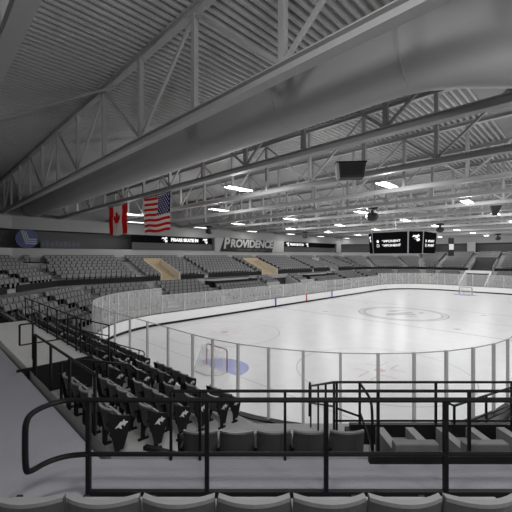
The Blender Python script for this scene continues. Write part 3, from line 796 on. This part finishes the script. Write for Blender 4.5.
for x, y in FX: rows[rowname(x, y)].append((x, y))
for rn, lst in rows.items():
    for k, (x, y) in enumerate(sorted(lst)):
        if fx is None:
            fx = empty('ceiling_light')
            mb = MB().box(-1.0,1.0,-.30,.30,.02,.09).box(-1.0,1.0,-.03,.03,-.03,.02); mb.build('housing', M['fixture'], fx)
            for yy in (-.17, .17): MB().box(-.95,.95,yy-.055,yy+.055,-.03,.02).build('tube_lamp', M['tube'], fx)
            for xx in (-.8,.8): MB().beam((xx,0,.09),(xx,0,3.2),.015,.015).build('hanger', M['steel'], fx)
            l = bpy.data.lights.new('lamp_light', 'AREA'); l.shape = 'RECTANGLE'; l.size = 1.9; l.size_y = .55; l.energy = LAMP_W*.6; l.color = (1, .995, .985)
            lo = bpy.data.objects.new('lamp_light', l); COL.objects.link(lo); lo.parent = fx; lo.location = (0,0,-.07)
            l2 = bpy.data.lights.new('lamp_glow', 'POINT'); l2.shadow_soft_size = .28; l2.energy = LAMP_W*2.75; l2.color = (1, .995, .985)
            lo = bpy.data.objects.new('lamp_glow', l2); COL.objects.link(lo); lo.parent = fx; lo.location = (0,0,-.35)
            f = fx
        else: f = copy_tree(fx)
        if y > 23 and len([c for c in f.children if c.name.startswith('lamp_glow')]):
            for c in [c for c in f.children if c.name.startswith('lamp_glow')]: bpy.data.objects.remove(c)
        f.location = (x, y, CAM.z+4.0)
        tag(f, 'white twin-tube ceiling light, %s in the %s' % (ordn(k+1), rn), 'ceiling light', 'ceiling lights')

# ------------------------------------------------------------------ centre scoreboard
sb = empty('scoreboard', (0, 0, 6.55), 0, 'black eight-sided video scoreboard hanging over centre ice', 'scoreboard')
HXs, HYs, W_, Ht = 3.2, 2.95, 1.9, 2.3
def octp(k, z):
    f = .95+.05*z/Ht
    P = [(-HXs,W_),(-HXs,-W_),(-W_,-HYs),(W_,-HYs),(HXs,-W_),(HXs,W_),(W_,HYs),(-W_,HYs)]
    return Vector((P[k % 8][0]*f, P[k % 8][1]*f, z))
mb = MB()
for k in range(8): mb.quad(octp(k,0), octp(k+1,0), octp(k+1,Ht), octp(k,Ht))
mb.poly([octp(k,Ht) for k in range(8)]); mb.poly([octp(k,0) for k in range(8)][::-1]); mb.build('cabinet', M['ledge'], sb)
def screen(k, inset, top=Ht-.05, bot=.05):
    a0, a1, b0, b1 = octp(k,bot), octp(k,top), octp(k+1,bot), octp(k+1,top)
    n = (b0-a0).cross(a1-a0).normalized(); 
    if n.dot(a0) < 0: n = -n
    q = [a0.lerp(b0,inset)+n*.04, b0.lerp(a0,inset)+n*.04, b1.lerp(a1,inset)+n*.04, a1.lerp(b1,inset)+n*.04]
    mb = MB().prism(q, -n*.05); s = mb.build('screen', M['screen'], sb)
    c = sum(q, Vector())/4; r = (q[1]-q[0]).normalized(); u = (q[3]-q[0]).normalized()
    if r.cross(u).dot(n) < 0: r = -r
    return s, c+n*.012, r, u
def mark(parent, mtx, sc, m=None):
    mb = MB()
    for poly in ([(-.5,.1),(-.3,.35),(.05,.30),(.3,.42),(.5,.2),(.25,.15),(.2,-.05),(-.05,.0),(-.15,.15)], [(.0,-.1),(.2,-.1),(.4,.02),(.48,-.3),(.15,-.4)], [(-.2,-.05),(-.08,-.12),(-.1,-.2)]):
        mb.prism([Vector((x*sc,y*sc,0)) for x, y in poly], (0,0,.02))
    o = mb.build('emblem', m or M['led'], parent); o.matrix_local = mtx; return o
for k in range(8):
    s, c, r, u = screen(k, .015 if k in (0,2,4,6) else .06)
    if k in (0, 2, 4, 6):
        for dz, nm in ((.17, 'filled'), (-.28, 'outline')):
            text_obj('lettering', 'OPPONENT', .33, M['led'], s, face_matrix(c+u*dz+r*.15, r, u), .004, bold=.008, xs=1.15)
            cc = c+u*dz-r*1.25
            if dz > 0: mb = MB().prism([cc+r*(.13*math.cos(a))+u*(.15*math.sin(a)) for a in [2*PI*i/10 for i in range(10)]], r.cross(u)*.01)
            else:
                mb = MB()
                for a, b in (((-.11,-.13),(.11,-.13)),((.11,-.13),(.11,.13)),((.11,.13),(-.11,.13)),((-.11,.13),(-.11,-.13))):
                    mb.beam(cc+r*a[0]+u*a[1], cc+r*b[0]+u*b[1], .035, .035, up=r.cross(u))
            mb.build('symbol', M['led'], s)
    else: mark(s, face_matrix(c+u*.45, r, u), .85)
for x, y in ((-1.2,-1.2),(1.2,-1.2),(-1.2,1.2),(1.2,1.2)): MB().beam((x,y,Ht),(x*.9,y*.9,ZC-6.55),.03,.03).build('hanging_cable', M['steel'], sb)

# ------------------------------------------------------------------ flags, hung under the third truss
def flag(name, y0, width, z1, h, painter, label):
    X = 11.05; e = empty(name, (CAM.x+X, y0, z1), 0, label, 'flag', 'national flags')
    def W(u, v):     # u 0..1 away from y0 to -y, v 0 top .. 1 bottom
        return Vector((.03*math.sin(u*7+v*2.0)*(.3+v)+.02*math.sin(v*9), -u*width, -v*h-.10*math.sin(PI*u)*(1-v)*.8+.05*math.sin(u*9)*v))
    painter(e, W); MB().beam((0,.1,.03),(0,-width-.1,.03),.04,.04).build('pole', M['signdark'], e)
    for u in (.02, .98): MB().beam((0,-width*u,.03),(0,-width*u,.15),.015,.015).build('tie', M['signdark'], e)
    return e
def us(e, W):
    nx, ny = 30, 26; mb = MB()
    for i in range(nx):
        for j in range(ny):
            u, u1, v, v1 = i/nx, (i+1)/nx, j/ny, (j+1)/ny
            st_ = j//2; c = 0 if st_ % 2 == 0 else 1
            if st_ < 7 and u >= .54: c = 2
            mb.cur = c; mb.quad(W(u,v1), W(u1,v1), W(u1,v), W(u,v))
    mb.build('cloth', [M['flagred'], M['flagwhite'], M['flagblue']], e, smooth=True)
    mb = MB()
    for r in range(9):
        n = 6 if r % 2 == 0 else 5
        for k in range(n):
            u = .54+.46*((k+.5 if r % 2 == 0 else k+1)/6); v = (r+.9)/9*(7/13)-.012
            rr = .075; 
            for sx in (-1, 1):
                pts = []
                for q in range(10):
                    a = PI/2+q*PI/5; rad = rr if q % 2 == 0 else rr*.4
                    p = W(u+rad*math.cos(a)/3.3, v-rad*math.sin(a)/2.2); p.x += sx*.03; pts.append(p)
                mb.poly(pts if sx > 0 else pts[::-1])
    mb.build('stars', M['flagwhite'], e)
def ca(e, W):
    nx, ny = 24, 14; mb = MB()
    for i in range(nx):
        for j in range(ny):
            u, u1, v, v1 = i/nx, (i+1)/nx, j/ny, (j+1)/ny
            mb.cur = 0 if (u < .25 or u >= .745) else 1; mb.quad(W(u,v1), W(u1,v1), W(u1,v), W(u,v))
    mb.build('cloth', [M['flagred'], M['flagwhite']], e, smooth=True)
    R = [(0,1.0),(.13,.76),(.27,.84),(.20,.40),(.42,.62),(.46,.50),(.68,.54),(.60,.34),(.72,.27),(.36,-.04),(.40,-.20),(.05,-.13),(.05,-.55)]
    P = R+[(-x, y) for x, y in R[::-1] if x > 0]
    mb = MB()
    for sx in (-1, 1):
        base = []
        for x, y in P:
            p = W(.5+x*.26, .52-y*.36); p.x = sx*.065; base.append(p)
        mb.poly(base)
    mb.build('maple_leaf', M['flagred'], e)
flag('canadian_flag', CAM.y+27.9, 3.3, CAM.z+3.92, 2.3, ca, 'red and white maple leaf flag hanging under the roof')
flag('american_flag', CAM.y+21.9, 3.35, CAM.z+3.92, 2.35, us, 'stars and stripes flag hanging under the roof')

# ------------------------------------------------------------------ hanging loudspeakers
zb = CAM.z+3.42
sx = empty('hanging_loudspeaker', (CAM.x+15.0*Q+4.19*Q, CAM.y+15.0*Q-4.19*Q, zb), -PI/4-.12, 'wide black loudspeaker box hanging on four wires under the trusses', 'loudspeaker')
MB().prism([(-.68,-.30,.68),(-.60,-.22,0),(-.60,.35,0),(-.68,.35,.68)], (.10,0,0)).build('side_cheek', M['steel'], sx)
MB().prism([(-.58,-.30,.68),(-.50,-.22,0),(-.50,.35,0),(-.58,.35,.68)], (0,0,0)).build('inner_cheek', M['speaker'], sx)
MB().hexa([(-.50,-.20,0),(.52,-.20,0),(.52,.34,0),(-.50,.34,0),(-.58,-.28,.64),(.60,-.28,.64),(.60,.34,.64),(-.58,.34,.64)]).build('cabinet', M['speaker'], sx)
MB().hexa([(-.42,-.235,.08),(.44,-.235,.08),(.44,-.20,.08),(-.42,-.20,.08),(-.48,-.30,.56),(.50,-.30,.56),(.50,-.22,.56),(-.48,-.22,.56)]).build('grille', M['grille'], sx)
MB().box(-.68,.64,-.31,.36,.64,.69).build('top_plate', M['blackm'], sx)
for x, y in ((-.5,-.2),(.5,-.2),(-.5,.25),(.5,.25)): MB().beam((x,y,.69),(x,y,ZC-zb),.012,.012).build('wire', M['steel'], sx)
def cluster(u, v, s, sc, label):
    t = (u-256)/340*s; z = CAM.z-(v-256)/340*s
    p = st(s, t, z); e = empty('speaker_cluster', p, random.uniform(0,1), label, 'loudspeaker', 'round speaker clusters under the roof')
    mb = MB().lathe((0,0,0), [(.05,.62),(.42,.58),(.50,.46),(.40,.36),(.12,.30)], 10); mb.build('top_horn', M['speaker'], e)
    MB().lathe((0,0,0), [(.12,.30),(.14,.12),(.42,.02),(.50,-.22),(.36,-.48),(.10,-.58)][::-1], 8).build('lower_horn', M['speaker'], e)
    MB().box(-.30,.62,-.12,.12,.36,.52).build('bracket', M['speaker'], e)
    MB().beam((0,0,.6),(0,0,(ZC+.06-z)/sc),.04,.04).build('hanger', M['steel'], e)
    e.scale = (sc,sc,sc)
cluster(372, 214, 30, 1.12, 'dark round speaker cluster just above the scoreboard side')
cluster(440, 228, 42, .95, 'dark round speaker cluster to the far side of the scoreboard')
cluster(209, 230, 42, .9, 'dark speaker cluster between the flags and the team sign')
cluster(305, 235, 52, .9, 'small dark speaker cluster above the second ribbon board')
cluster(498, 237, 57, .95, 'small dark speaker cluster over the distant end stand')
p = st(27, (495-256)/340*27, CAM.z+46/340*27)
e = empty('pendant_speaker', p, .3, 'black upside-down pyramid speaker hanging near the roof', 'loudspeaker')
MB().hexa([(-.15,-.15,-.42),(.15,-.15,-.42),(.15,.15,-.42),(-.15,.15,-.42),(-.62,-.4,.30),(.62,-.4,.30),(.62,.4,.30),(-.62,.4,.30)]).build('cabinet', M['speaker'], e)
MB().box(-.62,.62,-.4,.4,.30,.34).build('top_plate', M['steel'], e); MB().beam((0,0,.3),(0,0,ZC+.06-p.z),.03,.03).build('hanger', M['steel'], e)
p = st(60, (451-256)/340*60, CAM.z+2.0)
e = empty('hanging_frame', (p.x, p.y, p.z), PI/4+PI/2+PI, 'tall dark hanging frame with pale square panel before the end wall', 'hanging sign')  # dark hanging frame with a pale panel, of unknown use
MB().box(-.45,.45,-.1,.1,-2.0,1.2).build('frame', M['signdark'], e); MB().box(-.4,.4,.1,.13,-.9,.1).build('panel', M['white'], e); MB().box(-.4,.4,-.13,-.1,-.9,.1).build('panel', M['white'], e)
for x in (-.4,.4): MB().beam((x,0,1.2),(x,0,ZC-p.z),.03,.03).build('hanger', M['steel'], e)

# ------------------------------------------------------------------ signs along the far wall
YS = LY+13.25
def wx(u, Y):       # world x where pixel column u meets the plane y = Y
    k = (u-256)/340; return CAM.x+(Y-CAM.y)*(1+k)/(1-k)
sg = empty('team_sign', (wx(247, YS), YS, 8.1), 0, 'grey slanted PROVIDENCE team name sign on the far wall', 'sign')
x0, x1 = wx(220, YS)-sg.location.x, wx(274, YS)-sg.location.x
MB().prism([(x0,0,-1.05),(x0+.9,0,1.1),(x1,0,.95),(x1-.5,0,-1.15)], (0,.08,0)).build('backing', M['signdark'], sg)
text_obj('lettering', 'P', 2.35, M['letter'], sg, face_matrix(Vector((x0+1.25,-.03,.18)), (1,0,0), (0,0,1)), .02, shear=.15, bold=.09)
text_obj('lettering', 'ROVIDENCE', 1.75, M['letter'], sg, face_matrix(Vector((x0+7.1,-.03,.22)), (1,0,0), (0,0,1)), .02, shear=.15, bold=.07, xs=1.04)
text_obj('lettering', 'COLLEGE HOCKEY', .5, mat('sign_small', (.10,.10,.10), .6), sg, face_matrix(Vector((x0+6.9,-.03,-.82)), (1,0,0), (0,0,1)), .02, shear=.15, xs=1.6)
def ribbon(u0, u1, z0, z1, tx, label, sc):
    xa, xb = wx(u0, YS), wx(u1, YS); e = empty('ribbon_display', ((xa+xb)/2, YS, z0), 0, label, 'display board', 'ribbon display boards')
    h = (xb-xa)/2
    MB().box(-h,h,0,.15,0,z1-z0).build('screen', M['screen'], e); MB().box(-h,h,0,.12,-.92,-.03).build('lower_panel', M['recess'], e)
    if tx:
        f = e.children[0]; c = wx(tx[1], YS)-e.location.x
        text_obj('lettering', tx[0], .6, M['led'], f, face_matrix(Vector((c,-.02,(z1-z0)/2)), (1,0,0), (0,0,1)), .01, bold=.03, xs=sc)
        for u in tx[2]: mark(f, face_matrix(Vector((wx(u, YS)-e.location.x,-.02,(z1-z0)/2)), (1,0,0), (0,0,1)), .95)
ribbon(132, 212, 8.10, 8.98, ('FRIARS SKATE IN', 185, (164.5, 205)), 'black ribbon display with white words beside the team name sign', 1.0)
ribbon(284.5, 335, 8.10, 8.98, ('FRIARS SKATE IN', 297, (287.5, 307)), 'black ribbon display with white words on the scoreboard side of sign', .95)
lg = empty('sponsor_sign', (wx(27, YS), YS, 8.1), 0, 'round navy sponsor logo with pale chevrons on the far wall', 'sign')
hw = 1.0
mb = MB().prism([(1.0*math.cos(a)*1.0, 0, .98*math.sin(a)) for a in [2*PI*i/32 for i in range(32)]][::-1], (0,.06,0)); mb.build('disc', M['logoblue'], lg)
mb = MB()
for k in range(3):
    d = k*.22
    mb.prism([(-.55+d*.8,-.03,.85-d*.2),(-.45+d*.8,-.03,.88-d*.2),(-.05+d*.5,-.03,-.42+d),(.85,-.03,-.42+d),(.85,-.03,-.54+d),(-.12+d*.5,-.03,-.54+d)], (0,.03,0))
mb.build('chevrons', M['logogrey'], lg)
MB().box(1.2,5.2,.02,.06,-.95,-.05).build('backing', M['recess'], lg)
mb = MB(); x = 1.3
for k in range(9):
    wv = .26+.05*(k % 3); mb.box(x, x+wv, 0, .03, -.75, -.3+.12*(k % 2)); x += wv+.12
mb.build('small_lettering', mat('logo_text', (.05,.055,.09), .6), lg)

print('seats individual', n_seat, 'stuff', len(rest))
